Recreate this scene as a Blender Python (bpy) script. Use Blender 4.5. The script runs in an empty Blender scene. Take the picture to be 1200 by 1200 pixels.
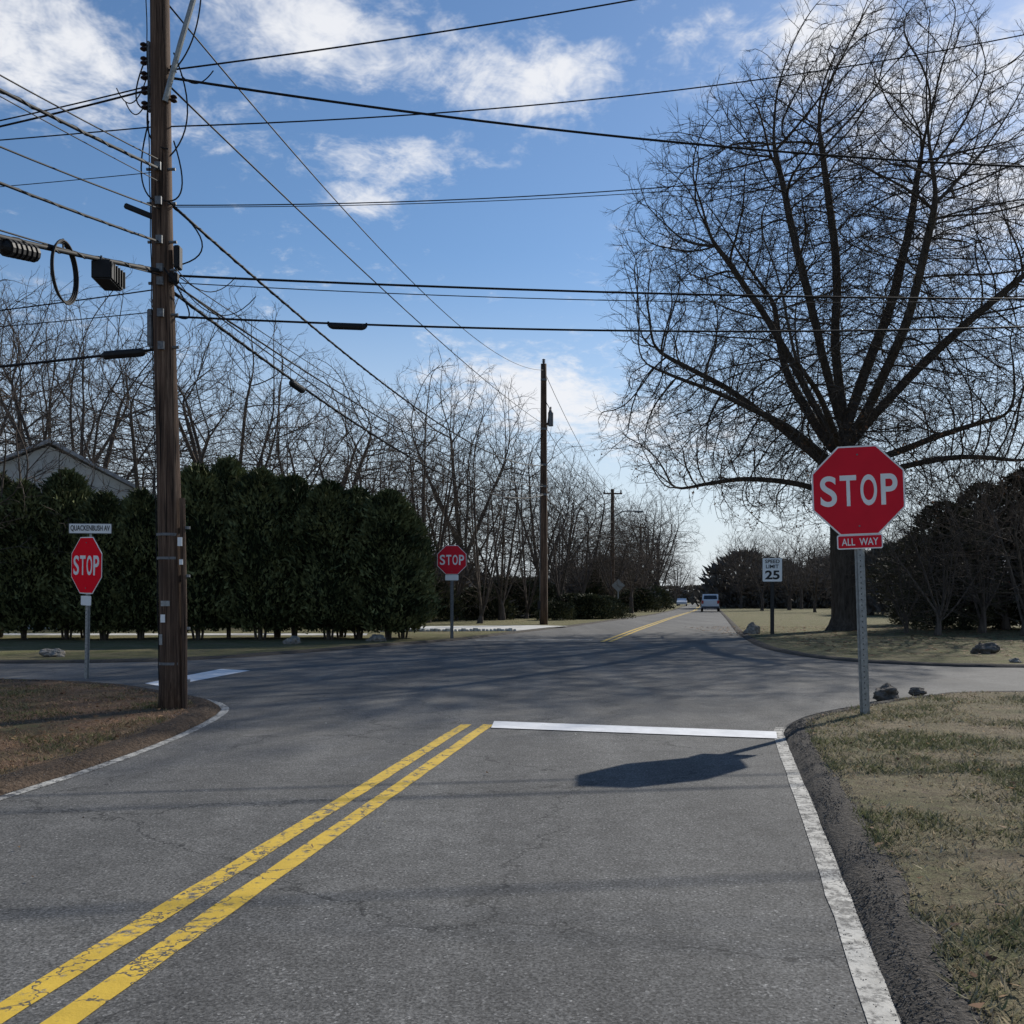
import bpy, bmesh, math, random, time
import numpy as np
from mathutils import Vector, Matrix, noise
S=bpy.context.scene
rad=math.radians
random.seed(7)
# ------------------------------------------------------------------ materials
def newmat(name):
    m=bpy.data.materials.new(name); m.use_nodes=True
    nt=m.node_tree; b=nt.nodes['Principled BSDF']; b.inputs['Roughness'].default_value=.8
    b.inputs['Specular IOR Level'].default_value=.3
    return m,nt,b
def L(nt,a,b): nt.links.new(a,b)
def ramp(nt,fac,stops,interp='LINEAR'):
    r=nt.nodes.new('ShaderNodeValToRGB'); r.color_ramp.interpolation=interp
    e=r.color_ramp.elements
    while len(e)<len(stops): e.new(.5)
    for i,(p,c) in enumerate(stops):
        e[i].position=p; e[i].color=(*c,1) if len(c)==3 else c
    L(nt,fac,r.inputs[0]); return r.outputs[0]
def g(v): return (v,v,v)
def noi(nt,vec,scale,detail=4,rough=.55,dist=0):
    n=nt.nodes.new('ShaderNodeTexNoise'); n.inputs['Scale'].default_value=scale
    n.inputs['Detail'].default_value=detail; n.inputs['Roughness'].default_value=rough
    n.inputs['Distortion'].default_value=dist
    L(nt,vec,n.inputs['Vector']); return n.outputs['Fac']
def mix(nt,fac,a,b,mode='MIX'):
    m=nt.nodes.new('ShaderNodeMix'); m.data_type='RGBA'; m.blend_type=mode
    for s,i in ((fac,0),(a,6),(b,7)):
        if hasattr(s,'links'): L(nt,s,m.inputs[i])
        elif i==0: m.inputs[0].default_value=s
        else: m.inputs[i].default_value=(*s,1)
    return m.outputs[2]
def math_(nt,op,a,b=None,c=None):
    m=nt.nodes.new('ShaderNodeMath'); m.operation=op
    for i,s in enumerate((a,b,c)):
        if s is None: continue
        if hasattr(s,'links'): L(nt,s,m.inputs[i])
        else: m.inputs[i].default_value=s
    return m.outputs[0]
def coord(nt,out='Object',scale=None):
    t=nt.nodes.new('ShaderNodeTexCoord').outputs[out]
    if scale:
        mp=nt.nodes.new('ShaderNodeMapping'); mp.inputs['Scale'].default_value=scale
        L(nt,t,mp.inputs[0]); return mp.outputs[0]
    return t
def bump(nt,b,h,strength=.3,dist=.01):
    n=nt.nodes.new('ShaderNodeBump'); n.inputs['Strength'].default_value=strength
    n.inputs['Distance'].default_value=dist; L(nt,h,n.inputs['Height']); L(nt,n.outputs[0],b.inputs['Normal'])
def simple(name,col,rough=.7,metal=0,var=.25,scale=8,spec=.3,bmp=0):
    m,nt,b=newmat(name); v=coord(nt)
    f=noi(nt,v,scale,3,.65)
    c=ramp(nt,f,[(.3,tuple(x*(1-var) for x in col)),(.7,tuple(min(1,x*(1+var)) for x in col))])
    L(nt,c,b.inputs['Base Color']); b.inputs['Roughness'].default_value=rough; b.inputs['Metallic'].default_value=metal
    b.inputs['Specular IOR Level'].default_value=spec
    if bmp: bump(nt,b,f,1,bmp)
    return m
def crackmask(nt,v,scale,width,thr):
    nz=nt.nodes.new('ShaderNodeTexNoise'); nz.inputs['Scale'].default_value=2.2; nz.inputs['Detail'].default_value=5; nz.inputs['Roughness'].default_value=.70
    L(nt,v,nz.inputs['Vector'])
    ma=nt.nodes.new('ShaderNodeVectorMath'); ma.operation='MULTIPLY_ADD'
    L(nt,nz.outputs['Color'],ma.inputs[0]); ma.inputs[1].default_value=(.8,.8,0); L(nt,v,ma.inputs[2])
    vo=nt.nodes.new('ShaderNodeTexVoronoi'); vo.feature='DISTANCE_TO_EDGE'; vo.voronoi_dimensions='2D'; vo.inputs['Scale'].default_value=scale
    L(nt,ma.outputs[0],vo.inputs['Vector'])
    e=ramp(nt,vo.outputs['Distance'],[(0,g(1)),(width*.5,g(.9)),(width,g(0))])
    p=ramp(nt,noi(nt,v,.6,2),[(thr,g(0)),(thr+.08,g(1))])
    return math_(nt,'MULTIPLY',e,p)
def asphalt_color(nt,v,full=True):
    big=noi(nt,v,.32,5,.65); c=ramp(nt,big,[(.3,g(.108)),(.5,g(.132)),(.7,g(.160))])
    mid=noi(nt,v,4.5,5,.8); c=mix(nt,1.0,c,ramp(nt,mid,[(.3,g(.74)),(.7,g(1.2))]),'MULTIPLY')
    vo=nt.nodes.new('ShaderNodeTexVoronoi'); vo.voronoi_dimensions='2D'; vo.inputs['Scale'].default_value=120; L(nt,v,vo.inputs['Vector'])
    sp=ramp(nt,vo.outputs['Color'],[(.0,g(.40)),(.5,g(.93)),(.84,g(1.2)),(1,g(2.7))])
    c=mix(nt,1.0,c,sp,'MULTIPLY')
    f=noi(nt,v,70,2,.7)
    c=mix(nt,1.0,c,ramp(nt,f,[(.35,g(.62)),(.65,g(1.3))]),'MULTIPLY')
    mp=nt.nodes.new('ShaderNodeMapping'); mp.inputs['Rotation'].default_value=(0,0,rad(9)); mp.inputs['Scale'].default_value=(1.1,.05,1)
    L(nt,v,mp.inputs[0]); st=noi(nt,mp.outputs[0],1.3,3,.5)
    c=mix(nt,1.0,c,ramp(nt,st,[(.35,(.82,.82,.82)),(.65,(1.13,1.13,1.12))]),'MULTIPLY')
    c=mix(nt,1.0,c,(1.0,.975,.935),'MULTIPLY')
    if full:
        cr=crackmask(nt,v,.42,.0050,.40); c=mix(nt,cr,c,g(.028))
        cr2=crackmask(nt,v,1.6,.011,.59); c=mix(nt,cr2,c,g(.03))
    return c,f
def asphalt():
    m,nt,b=newmat('asphalt'); v=coord(nt)
    c,f=asphalt_color(nt,v)
    L(nt,c,b.inputs['Base Color']); b.inputs['Roughness'].default_value=.88; b.inputs['Specular IOR Level'].default_value=.22
    bump(nt,b,f,.5,.006); return m
def paint(name,col,wear,crack=True,dirt=.78):
    m,nt,b=newmat(name); v=coord(nt)
    base,f=asphalt_color(nt,v,False)
    w=noi(nt,v,14,7,.75); w2=noi(nt,v,1.2,3)
    wm=ramp(nt,math_(nt,'ADD',math_(nt,'MULTIPLY',w,.7),math_(nt,'MULTIPLY',w2,.3)),[(wear,g(0)),(wear+.07,g(1))])
    pc=mix(nt,1.0,col,ramp(nt,noi(nt,v,5,6,.7),[(.3,g(dirt)),(.7,g(1.05))]),'MULTIPLY')
    c=mix(nt,wm,base,pc)
    if crack: c=mix(nt,crackmask(nt,v,3.2,.03,.38),c,g(.07))
    L(nt,c,b.inputs['Base Color']); b.inputs['Roughness'].default_value=.7
    bump(nt,b,f,.4,.004); return m
def lawn(name,green,tan,soil,bias):
    m,nt,b=newmat(name); v=coord(nt)
    a=noi(nt,v,.9,6,.7); c=ramp(nt,a,[(bias-.12,tan),(bias+.12,green)])
    a2=noi(nt,v,11,5,.75); c=mix(nt,ramp(nt,a2,[(.42,g(0)),(.62,g(.75))]),c,soil)
    a3=noi(nt,v,70,3,.8); c=mix(nt,1.0,c,ramp(nt,a3,[(.3,g(.5)),(.7,g(1.5))]),'MULTIPLY')
    L(nt,c,b.inputs['Base Color']); b.inputs['Roughness'].default_value=.95; b.inputs['Specular IOR Level'].default_value=.1
    bump(nt,b,a3,.8,.03); return m
def attrmat(name,rough=.8,transl=.0):
    m,nt,b=newmat(name); a=nt.nodes.new('ShaderNodeAttribute'); a.attribute_name='Col'
    L(nt,a.outputs['Color'],b.inputs['Base Color']); b.inputs['Roughness'].default_value=rough; b.inputs['Specular IOR Level'].default_value=.15
    if transl:
        t=nt.nodes.new('ShaderNodeBsdfTranslucent'); L(nt,a.outputs['Color'],t.inputs[0])
        mx=nt.nodes.new('ShaderNodeMixShader'); mx.inputs[0].default_value=transl
        L(nt,b.outputs[0],mx.inputs[1]); L(nt,t.outputs[0],mx.inputs[2])
        L(nt,mx.outputs[0],nt.nodes['Material Output'].inputs[0])
    return m
def bark(name,c1,c2,flat=False):
    m,nt,b=newmat(name)
    b.inputs['Roughness'].default_value=.95; b.inputs['Specular IOR Level'].default_value=.05
    v=coord(nt,'Object',(9,9,1.6)); f=noi(nt,v,1.2,1 if flat else 4,.7); L(nt,ramp(nt,f,[(.3,c1),(.7,c2)]),b.inputs['Base Color'])
    if not flat: bump(nt,b,f,.7,.03)
    return m
def wood():
    m,nt,b=newmat('pole_wood'); v=coord(nt,'Object',(30,30,.8))
    f=noi(nt,v,1.2,8,.75); c=ramp(nt,f,[(.30,(.020,.013,.010)),(.5,(.105,.064,.043)),(.72,(.28,.19,.13))])
    f2=noi(nt,coord(nt,'Object'),.9,4); c=mix(nt,1.0,c,ramp(nt,f2,[(.3,g(.6)),(.7,g(1.2))]),'MULTIPLY')
    f3=noi(nt,coord(nt,'Object',(45,45,1.1)),1.0,3,.5); c=mix(nt,1.0,c,ramp(nt,f3,[(.36,g(.25)),(.42,g(1))]),'MULTIPLY')
    L(nt,c,b.inputs['Base Color']); b.inputs['Roughness'].default_value=.9; bump(nt,b,f,.9,.012); return m
M={}
M['asphalt']=asphalt()
M['yellow']=paint('yellow_paint',(.68,.45,.055),.40)
M['white']=paint('white_paint',(.80,.80,.80),.33,False)
M['whiteworn']=paint('worn_white_paint',(.54,.52,.47),.45,True,.6)
M['lawnR']=lawn('lawn_green',(.125,.128,.062),(.25,.205,.135),(.105,.08,.055),.53)
M['lawnL']=lawn('lawn_brown',(.125,.120,.058),(.21,.135,.088),(.11,.068,.045),.56)
M['lawnF']=lawn('lawn_far',(.145,.152,.065),(.23,.195,.115),(.11,.09,.05),.49)
M['berm']=simple('asphalt_berm',(.078,.069,.060),.97,0,.75,55,.15,.02)
M['dirt']=simple('dirt',(.080,.058,.042),.97,0,.6,30,.1,.02)
M['concrete']=simple('concrete',(.52,.51,.48),.9,0,.3,2)
M['wood']=wood()
M['steel']=simple('galvanised_steel',(.27,.28,.28),.5,.6,.25,30)
M['steeldull']=simple('dull_steel',(.16,.165,.17),.6,.5,.3,30)
M['black']=simple('black_rubber',(.012,.012,.013),.6,0,.3,10)
M['wire']=simple('wire_black',(.010,.010,.011),.7,0,.3,3)
M['porc']=simple('porcelain_brown',(.03,.015,.012),.3,0,.2,10,.5)
M['redsign']=simple('sign_red',(.68,.012,.030),.6,0,.10,1.5,.2)
M['redlit']=simple('sign_red_lit',(.97,.006,.022),.7,0,.03,1.5,.05)  # sign red with skylight on the face put into its base colour
M['whitesign']=simple('sign_white',(.82,.82,.80),.45,0,.06,2,.4)
M['blacksign']=simple('sign_black',(.02,.02,.02),.5,0,.1,3)
M['bark']=bark('bark_dark',(.034,.028,.023),(.115,.096,.080))
M['barkg']=bark('bark_grey',(.062,.051,.043),(.135,.112,.095),True)
M['leaf']=attrmat('foliage',.75,.0)
M['deadleaf']=attrmat('dead_leaves',.8,.25)
M['grass']=attrmat('grass_blades',.8,.25)
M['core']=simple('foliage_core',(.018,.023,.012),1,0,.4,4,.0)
M['rock']=simple('rock',(.24,.215,.185),.9,0,.5,9,.2,.05)
M['rockd']=simple('rock_dark',(.12,.105,.09),.95,0,.5,9,.2,.05)
M['roof']=simple('roof_shingle',(.33,.33,.34),.9,0,.3,5)
M['siding']=simple('siding_pale',(.50,.50,.48),.8,0,.08,2)
M['brick']=simple('brick_red',(.22,.07,.05),.9,0,.3,6)
M['glass']=simple('glass_dark',(.02,.025,.03),.08,0,.1,2,.8)
M['carwhite']=simple('car_paint_white',(.80,.80,.80),.3,0,.03,2,.5)
M['cardark']=simple('car_paint_dark',(.05,.055,.07),.3,0,.03,2,.5)
M['lampred']=simple('tail_lamp_red',(.45,.01,.01),.3,0,.03,2,.5)
# ------------------------------------------------------------------ mesh builder
class MB:
    def __init__(s): s.V=[];s.F=[];s.I=[];s.mats=[];s.C=None
    def mi(s,m):
        if m not in s.mats: s.mats.append(m)
        return s.mats.index(m)
    def add(s,vs,fs,m):
        o=len(s.V); i=s.mi(m); s.V.extend(vs); s.F.extend([tuple(a+o for a in f) for f in fs]); s.I.extend([i]*len(fs))
    def tube(s,pts,rs,k,m,cap=True):
        pts=[Vector(p) for p in pts]; n=len(pts); vs=[];fs=[]
        t0=(pts[1]-pts[0]).normalized(); ref=Vector((1,0,0)) if abs(t0.x)<.8 else Vector((0,1,0))
        u=t0.cross(ref).normalized()
        for i,p in enumerate(pts):
            t=(pts[min(i+1,n-1)]-pts[max(i-1,0)])
            if t.length<1e-9: t=t0.copy()
            t.normalize(); u=(u-t*u.dot(t))
            if u.length<1e-6: u=t.orthogonal()
            u.normalize(); w=t.cross(u); r=rs[i] if hasattr(rs,'__len__') else rs
            for j in range(k):
                a=2*math.pi*j/k; vs.append(tuple(p+(u*math.cos(a)+w*math.sin(a))*r))
        for i in range(n-1):
            for j in range(k):
                j2=(j+1)%k; fs.append((i*k+j,i*k+j2,(i+1)*k+j2,(i+1)*k+j))
        if cap: fs.append(tuple(range(k))[::-1]); fs.append(tuple((n-1)*k+j for j in range(k)))
        s.add(vs,fs,m)
    def box(s,c,size,m,mat=None,bev=0):
        bm=bmesh.new(); bmesh.ops.create_cube(bm,size=1)
        bmesh.ops.scale(bm,vec=size,verts=bm.verts)
        if bev: bmesh.ops.bevel(bm,geom=bm.edges[:],offset=bev,segments=2,affect='EDGES')
        T=Matrix.Translation(c)@(mat if mat else Matrix())
        bm.transform(T); bm.verts.index_update()
        s.add([tuple(v.co) for v in bm.verts],[tuple(v.index for v in f.verts) for f in bm.faces],m); bm.free()
    def prism(s,poly,y0,y1,m,mat=None):
        n=len(poly); T=mat or Matrix()
        vs=[tuple(T@Vector((x,y0,z))) for x,z in poly]+[tuple(T@Vector((x,y1,z))) for x,z in poly]
        fs=[tuple(range(n)),tuple(range(2*n-1,n-1,-1))]+[(i,i+n,(i+1)%n+n,(i+1)%n) for i in range(n)]
        s.add(vs,fs,m)
    def build(s,name,parent=None,smooth=False,loc=None):
        me=bpy.data.meshes.new(name); me.from_pydata(s.V,[],s.F)
        for m in s.mats: me.materials.append(m)
        me.polygons.foreach_set('material_index',s.I)
        if smooth: me.polygons.foreach_set('use_smooth',[True]*len(me.polygons))
        me.update()
        ob=bpy.data.objects.new(name,me); S.collection.objects.link(ob)
        if parent: ob.parent=parent
        if loc: ob.location=loc
        return ob
def empty(name,loc=(0,0,0),rotz=0):
    e=bpy.data.objects.new(name,None); e.location=loc; e.rotation_euler=(0,0,rotz); S.collection.objects.link(e); return e
def fast_tris(name,V,col,mat,nper=3):
    n=len(V); me=bpy.data.meshes.new(name)
    me.vertices.add(n*nper); me.vertices.foreach_set('co',V.reshape(-1).astype(np.float32))
    me.loops.add(n*nper); me.loops.foreach_set('vertex_index',np.arange(n*nper,dtype=np.int32))
    me.polygons.add(n); me.polygons.foreach_set('loop_start',np.arange(0,n*nper,nper,dtype=np.int32))
    me.update(calc_edges=True)
    a=me.color_attributes.new('Col','FLOAT_COLOR','POINT')
    c=np.ones((n,nper,4),np.float32); c[:,:,:3]=col[:,None,:]; a.data.foreach_set('color',c.reshape(-1))
    me.materials.append(mat); me.validate(); return me
def obj(name,me,loc=(0,0,0),rz=0,sc=(1,1,1),parent=None):
    o=bpy.data.objects.new(name,me); o.location=loc; o.rotation_euler=(0,0,rz); o.scale=sc
    S.collection.objects.link(o)
    if parent: o.parent=parent
    return o
# ------------------------------------------------------------------ curves in plan
def cr(pts,sub=6):
    out=[];n=len(pts)
    for i in range(n-1):
        p0=Vector(pts[max(i-1,0)]);p1=Vector(pts[i]);p2=Vector(pts[i+1]);p3=Vector(pts[min(i+2,n-1)])
        if (p2-p1).length>12: out.append(p1); continue
        if (p1-p0).length>12: p0=p1-(p2-p1)
        if (p3-p2).length>12: p3=p2+(p2-p1)
        for j in range(sub):
            t=j/sub; out.append(.5*((2*p1)+(p2-p0)*t+(2*p0-5*p1+4*p2-p3)*t*t+(3*p1-p0-3*p2+p3)*t**3))
    out.append(Vector(pts[-1])); return out
def offset(pl,d,jit=0,seed=0):
    rng=random.Random(seed); out=[]; n=len(pl)
    for i,p in enumerate(pl):
        t=(pl[min(i+1,n-1)]-pl[max(i-1,0)]).normalized(); nn=Vector((t.y,-t.x))
        out.append(p+nn*(d+rng.uniform(-jit,jit)))
    return out
def dens_(pl,step=.25,near=16):
    out=[]
    for a,b in zip(pl[:-1],pl[1:]):
        m=max(1,int((b-a).length/step)) if (a.length<near or b.length<near) else 1
        for j in range(m): out.append(a.lerp(b,j/m))
    out.append(pl[-1]); return out
def loft(name,lines,zs,mat,jz=0):
    mb=MB(); vs=[];k=len(lines[0]); rng=random.Random(3)
    for l,z in zip(lines,zs):
        for p in l: vs.append((p.x,p.y,z+(rng.uniform(-jz,jz) if z>.015 else 0)))
    fs=[]
    for a in range(len(lines)-1):
        for i in range(k-1): fs.append((a*k+i,(a+1)*k+i,(a+1)*k+i+1,a*k+i+1))
    mb.add(vs,fs,mat); return mb.build(name,smooth=True)
def poly(name,pts,z,mat):
    bm=bmesh.new(); vs=[bm.verts.new((p[0],p[1],z)) for p in pts]; f=bm.faces.new(vs)
    f.normal_update()
    if f.normal.z<0: f.normal_flip()
    bmesh.ops.triangulate(bm,faces=bm.faces[:])
    me=bpy.data.meshes.new(name); bm.to_mesh(me); bm.free(); me.materials.append(mat)
    o=bpy.data.objects.new(name,me); S.collection.objects.link(o); return o
poly('ground',[(-2500,-600),(2500,-600),(2500,3000),(-2500,3000)],-.03,M['lawnF'])
poly('road',[(-90,-45),(90,-45),(90,320),(-90,320)],0,M['asphalt'])
C_NR=dens_(cr([(-9.5,-45),(-3.96,-20),(-.63,-5),(.475,0),(1.14,3),(1.55,4.85),(1.93,6.56),(2.42,8.8),(2.66,9.75),(3.08,10.6),(3.95,11.6),(5.2,12.75),(7.1,13.4),(15,12.6),(26,10.8),(90,.5)]))
C_NL=dens_(cr([(-11.5,-45),(-7.5,-20),(-5.0,-5),(-4.2,0),(-3.6,4),(-3.33,6.42),(-3.18,7.83),(-3.15,9.46),(-3.27,11.0),(-3.49,11.87),(-3.95,12.65),(-4.8,13.6),(-6.0,14.7),(-8.1,15.5),(-15,16.6),(-26,18.3),(-90,29)]))
C_FR=cr([(90,6),(26,16.2),(15,17.9),(9.63,18.5),(8.23,18.95),(7.03,20.2),(6.5,22.65),(6.74,27.2),(8.5,37.4),(14.1,65),(23.5,112),(61,300),(65,320)])
C_FL=cr([(-90,33),(-26,22.5),(-15,20.6),(-10.3,19.7),(-7.1,20.5),(-5.1,23.4),(-3.4,27.2),(-1.6,31),(0,36.5),(3.35,48),(11.6,80),(18.6,112),(55,300),(59,320)])
ZG=.055
def lawnpatch(name,edge,extra,mat): return poly(name,[(p.x,p.y) for p in edge]+extra,ZG,mat)
e_NR=offset(C_NR,.245,.028,1); e_NL=offset(C_NL,-.32,.035,2); e_FR=offset(C_FR,.28,.03,4); e_FL=offset(C_FL,-.28,.03,5)
lawnpatch('lawn',e_NR,[(90,-45)],M['lawnR'])
lawnpatch('lawn',e_NL,[(-90,-45)],M['lawnL'])
lawnpatch('lawn',e_FR,[(150,320),(150,6)],M['lawnF'])
lawnpatch('lawn',e_FL,[(-150,320),(-150,33)],M['lawnF'])
def curb(C,s,e,seed,mat):
    return loft('kerb',[offset(C,s*.055,.010,seed),offset(C,s*.085,.01,seed+1),offset(C,s*.13,.012,seed+2),offset(C,s*.18,.012,seed+3),e,offset(C,s*.5,0,1)],[.002,.026,.05,.060,ZG+.006,ZG-.06],mat,.006)
curb(C_NR,1,e_NR,10,M['berm']); curb(C_NL,-1,e_NL,20,M['dirt']); curb(C_FR,1,e_FR,30,M['berm']); curb(C_FL,-1,e_FL,40,M['berm'])
def ribbon(name,pl,w,z,mat):
    return loft(name,[offset(pl,-w/2,.005,1),offset(pl,w/2,.005,2)],[z,z],mat)
ribbon('edge_line',[p for p in C_NR if -20<=p.y<=10.0 and p.x<4],.10,.004,M['whiteworn'])
ribbon('edge_line',[p for p in C_NL if -20<=p.y<=12.7 and p.x>-5],.09,.004,M['whiteworn'])
def seg(a,b,n=80): a=Vector(a);b=Vector(b); return [a.lerp(b,i/n) for i in range(n+1)]
def yl(x10): ribbon('centre_line',seg((x10-.16*20,-9.9),(x10,10.15)),.112,.004,M['yellow'])
yl(-.245); yl(-.475)
for dx in (-.12,.12):
    ribbon('centre_line',cr([(2.86+dx,29.9),(5.06+dx,40.5),(10.6+dx,66),(20.9+dx,112),(57+dx,295)]),.12,.004,M['yellow'])
poly('stop_line',[(-.19,10.40),(-.21,9.86),(2.46,9.10),(2.58,9.58)],.008,M['white'])
poly('stop_line',[(-5.65,15.1),(-5.15,14.5),(-4.75,17.8),(-5.4,18.2)],.004,M['white'])
poly('stop_line',[(-1.2,31.2),(-1.1,30.6),(2.5,30.9),(2.6,31.5)],.004,M['whiteworn'])
# pale stone-edged driveway strip behind the far stop sign
poly('driveway',[(-4.9,37.5),(-5.4,44.5),(1.2,46.5),(2.6,45.2),(0.1,38.4)],ZG+.004,M['concrete'])
mbk=MB(); rk=random.Random(8)
for i in range(34):
    t=i/33; x=-4.9+5.0*t; y=37.3+.9*t+rk.uniform(-.06,.06); s_=rk.uniform(.10,.17)
    mbk.box((x,y,ZG+s_*.35),(s_*1.1,s_,s_*.9),M['concrete'],Matrix.Rotation(rk.uniform(0,3),4,'Z'),.02)
mbk.build('stone_edging')
poly('sidewalk',[(-60,34.2),(-60,36.2),(-5.2,35.4),(-5.0,33.7)],ZG+.004,M['concrete'])
# ------------------------------------------------------------------ grass blades, litter, gravel
def inpoly(P,pg):
    x,y=P[:,0],P[:,1]; ins=np.zeros(len(P),bool); n=len(pg); j=n-1
    for i in range(n):
        xi,yi=pg[i];xj,yj=pg[j]
        if yi!=yj:
            c=((yi>y)!=(yj>y))&(x<(xj-xi)*(y-yi)/(yj-yi)+xi); ins^=c
        j=i
    return ins
def vnoise(P,s,o=0):
    return np.array([noise.noise(Vector((p[0]*s+o,p[1]*s,o))) for p in P])
def blades(name,pg,box,n,green,tan,bias,seed,h=(.015,.04),near=None):
    r=np.random.default_rng(seed)
    P=np.stack([r.uniform(box[0],box[1],n),r.uniform(box[2],box[3],n)],1)
    if near:
        d=np.hypot(P[:,0],P[:,1]); P=P[r.random(n)<np.clip(near/d,0,1)**1.3]
    P=P[inpoly(P,pg)]
    nz=vnoise(P,1.0,3)+.5*vnoise(P,4.0,9)+.35*vnoise(P,11.0,5)
    keep=r.random(len(P))<np.clip(.72+nz*1.3,.10,1); P=P[keep]; nz=nz[keep]; n=len(P)
    a=r.uniform(0,6.283,n); H=r.uniform(h[0],h[1],n)*(1+.8*nz); w=r.uniform(.002,.0045,n)*(1+np.hypot(P[:,0],P[:,1])/9)
    lean=r.uniform(.3,2.2,n)*H; la=r.uniform(0,6.283,n)
    V=np.zeros((n,3,3)); V[:,0,0]=P[:,0]-np.cos(a)*w; V[:,0,1]=P[:,1]-np.sin(a)*w; V[:,1,0]=P[:,0]+np.cos(a)*w; V[:,1,1]=P[:,1]+np.sin(a)*w
    V[:,:2,2]=ZG-.004; V[:,2,0]=P[:,0]+np.cos(la)*lean; V[:,2,1]=P[:,1]+np.sin(la)*lean; V[:,2,2]=ZG+H
    t=np.clip((nz-bias)*1.8+.5+r.normal(0,.30,n),0,1)[:,None]
    col=(np.array(tan)*(1-t)+np.array(green)*t)*r.uniform(.5,1.45,(n,1))
    return obj(name,fast_tris(name,V,col,M['grass']))
pgNR=[(p.x,p.y) for p in offset(C_NR,.24)]+[(90,-45)]
pgNL=[(p.x,p.y) for p in offset(C_NL,-.36)]+[(-90,-45)]
blades('grass',pgNR,(1.0,11,2.2,14),420000,(.140,.148,.072),(.40,.33,.225),.07,1,near=4.5)
blades('grass',pgNL,(-12,-3,5,17),130000,(.135,.140,.062),(.29,.19,.125),.19,2,near=9)
def scatter_leaves(name,pg,box,n,seed,size=(.02,.045),cols=((.20,.11,.06),(.32,.20,.11),(.12,.07,.045)),z=ZG):
    r=np.random.default_rng(seed); P=np.stack([r.uniform(box[0],box[1],n),r.uniform(box[2],box[3],n)],1)
    if pg: P=P[inpoly(P,pg)]
    n=len(P); V=np.zeros((n,4,3)); s=r.uniform(size[0],size[1],n); a=r.uniform(0,6.283,n)
    for k,(du,dv) in enumerate(((-1,0),(0,-.55),(1,0),(0,.55))):
        V[:,k,0]=P[:,0]+s*(du*np.cos(a)-dv*np.sin(a)); V[:,k,1]=P[:,1]+s*(du*np.sin(a)+dv*np.cos(a)); V[:,k,2]=z+.012+r.uniform(0,.022,n)
    col=np.array(cols)[r.integers(0,len(cols),n)]*r.uniform(.6,1.3,(n,1))
    return obj(name,fast_tris(name,V,col,M['deadleaf'],4))
scatter_leaves('fallen_leaves',pgNR,(1.2,10,2.5,14),1000,5,(.012,.03))
scatter_leaves('fallen_leaves',pgNL,(-12,-3,5,17),3200,6,(.015,.035))
scatter_leaves('fallen_leaves',None,(7.4,28,20.9,44),5000,8,(.04,.09))
scatter_leaves('fallen_leaves',None,(-3.0,1.2,4,12),22,12,(.006,.014),((.25,.2,.15),(.5,.48,.42),(.12,.08,.05)),0)
def gravel(name,C,s,d0,d1,y0,y1,x0,x1,n,seed):
    r=random.Random(seed); pl=[p for p in C if y0<=p.y<=y1 and x0<p.x<x1]; V=[];col=[]
    prof=[(-1,0.001),(0,.001),(.055,.002),(.085,.026),(.13,.05),(.18,.06),(.245,ZG+.004),(.5,ZG)]
    for _ in range(n):
        i=r.randrange(len(pl)-1); p=pl[i].lerp(pl[i+1],r.random()); t=(pl[i+1]-pl[i]).normalized(); nn=Vector((t.y,-t.x))*s
        d=r.uniform(d0,d1); 
        if r.random()<.08: d=-abs(r.gauss(0,.12))
        q=p+nn*d; z=0
        for (a0,z0),(a1,z1) in zip(prof[:-1],prof[1:]):
            if a0<=d<=a1: z=z0+(z1-z0)*(d-a0)/(a1-a0)
        if d<.055: z=.004
        sz=r.uniform(.002,.007)*(.6 if d<.05 else 1); c=r.choice((.05,.07,.10,.15,.24)); a=r.uniform(0,6)
        b=[Vector((q.x+sz*math.cos(a+k*2.1),q.y+sz*math.sin(a+k*2.1),z)) for k in range(3)]; tip=Vector((q.x,q.y,z+sz*r.uniform(.5,1.)))
        for k in range(3): V.append((tuple(b[k]),tuple(b[(k+1)%3]),tuple(tip))); col.append((c,c*.92,c*.84))
    return obj(name,fast_tris(name,np.array(V),np.array(col),M['grass']))
gravel('gravel',C_NR,1,.03,.32,2,13,-9,8,17000,3)
gravel('gravel',C_NL,-1,.03,.42,5,15.5,-9,9,9000,4)
# ------------------------------------------------------------------ rocks
def rock(loc,sz,seed,mat,name='rock'):
    bm=bmesh.new(); bmesh.ops.create_icosphere(bm,subdivisions=4,radius=1)
    for v in bm.verts:
        n=noise.noise(v.co*1.3+Vector((seed*7.1,0,0)))*.45+noise.noise(v.co*3.5+Vector((0,seed,0)))*.2+noise.noise(v.co*9)*.06
        v.co*=1+n; v.co.x*=sz[0]; v.co.y*=sz[1]; v.co.z*=sz[2]
    me=bpy.data.meshes.new(name); bm.to_mesh(me); bm.free(); me.materials.append(mat)
    return obj(name,me,(loc[0],loc[1],ZG+sz[2]*.35),seed)
rock((4.75,12.45),(.20,.15,.11),1,M['rockd']); rock((5.35,12.95),(.12,.1,.06),2,M['rockd'])
rock((10.8,22.4),(.26,.22,.18),3,M['rockd']); rock((-9.9,21.2),(.24,.2,.13),4,M['rock'])
rock((-6.1,27.3),(.28,.2,.16),5,M['rock']); rock((-4.0,29.0),(.26,.2,.14),6,M['rock']); rock((8.6,35.2),(.3,.25,.28),7,M['rock']); rock((9.9,19.3),(.12,.1,.06),8,M['rock'])
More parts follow.
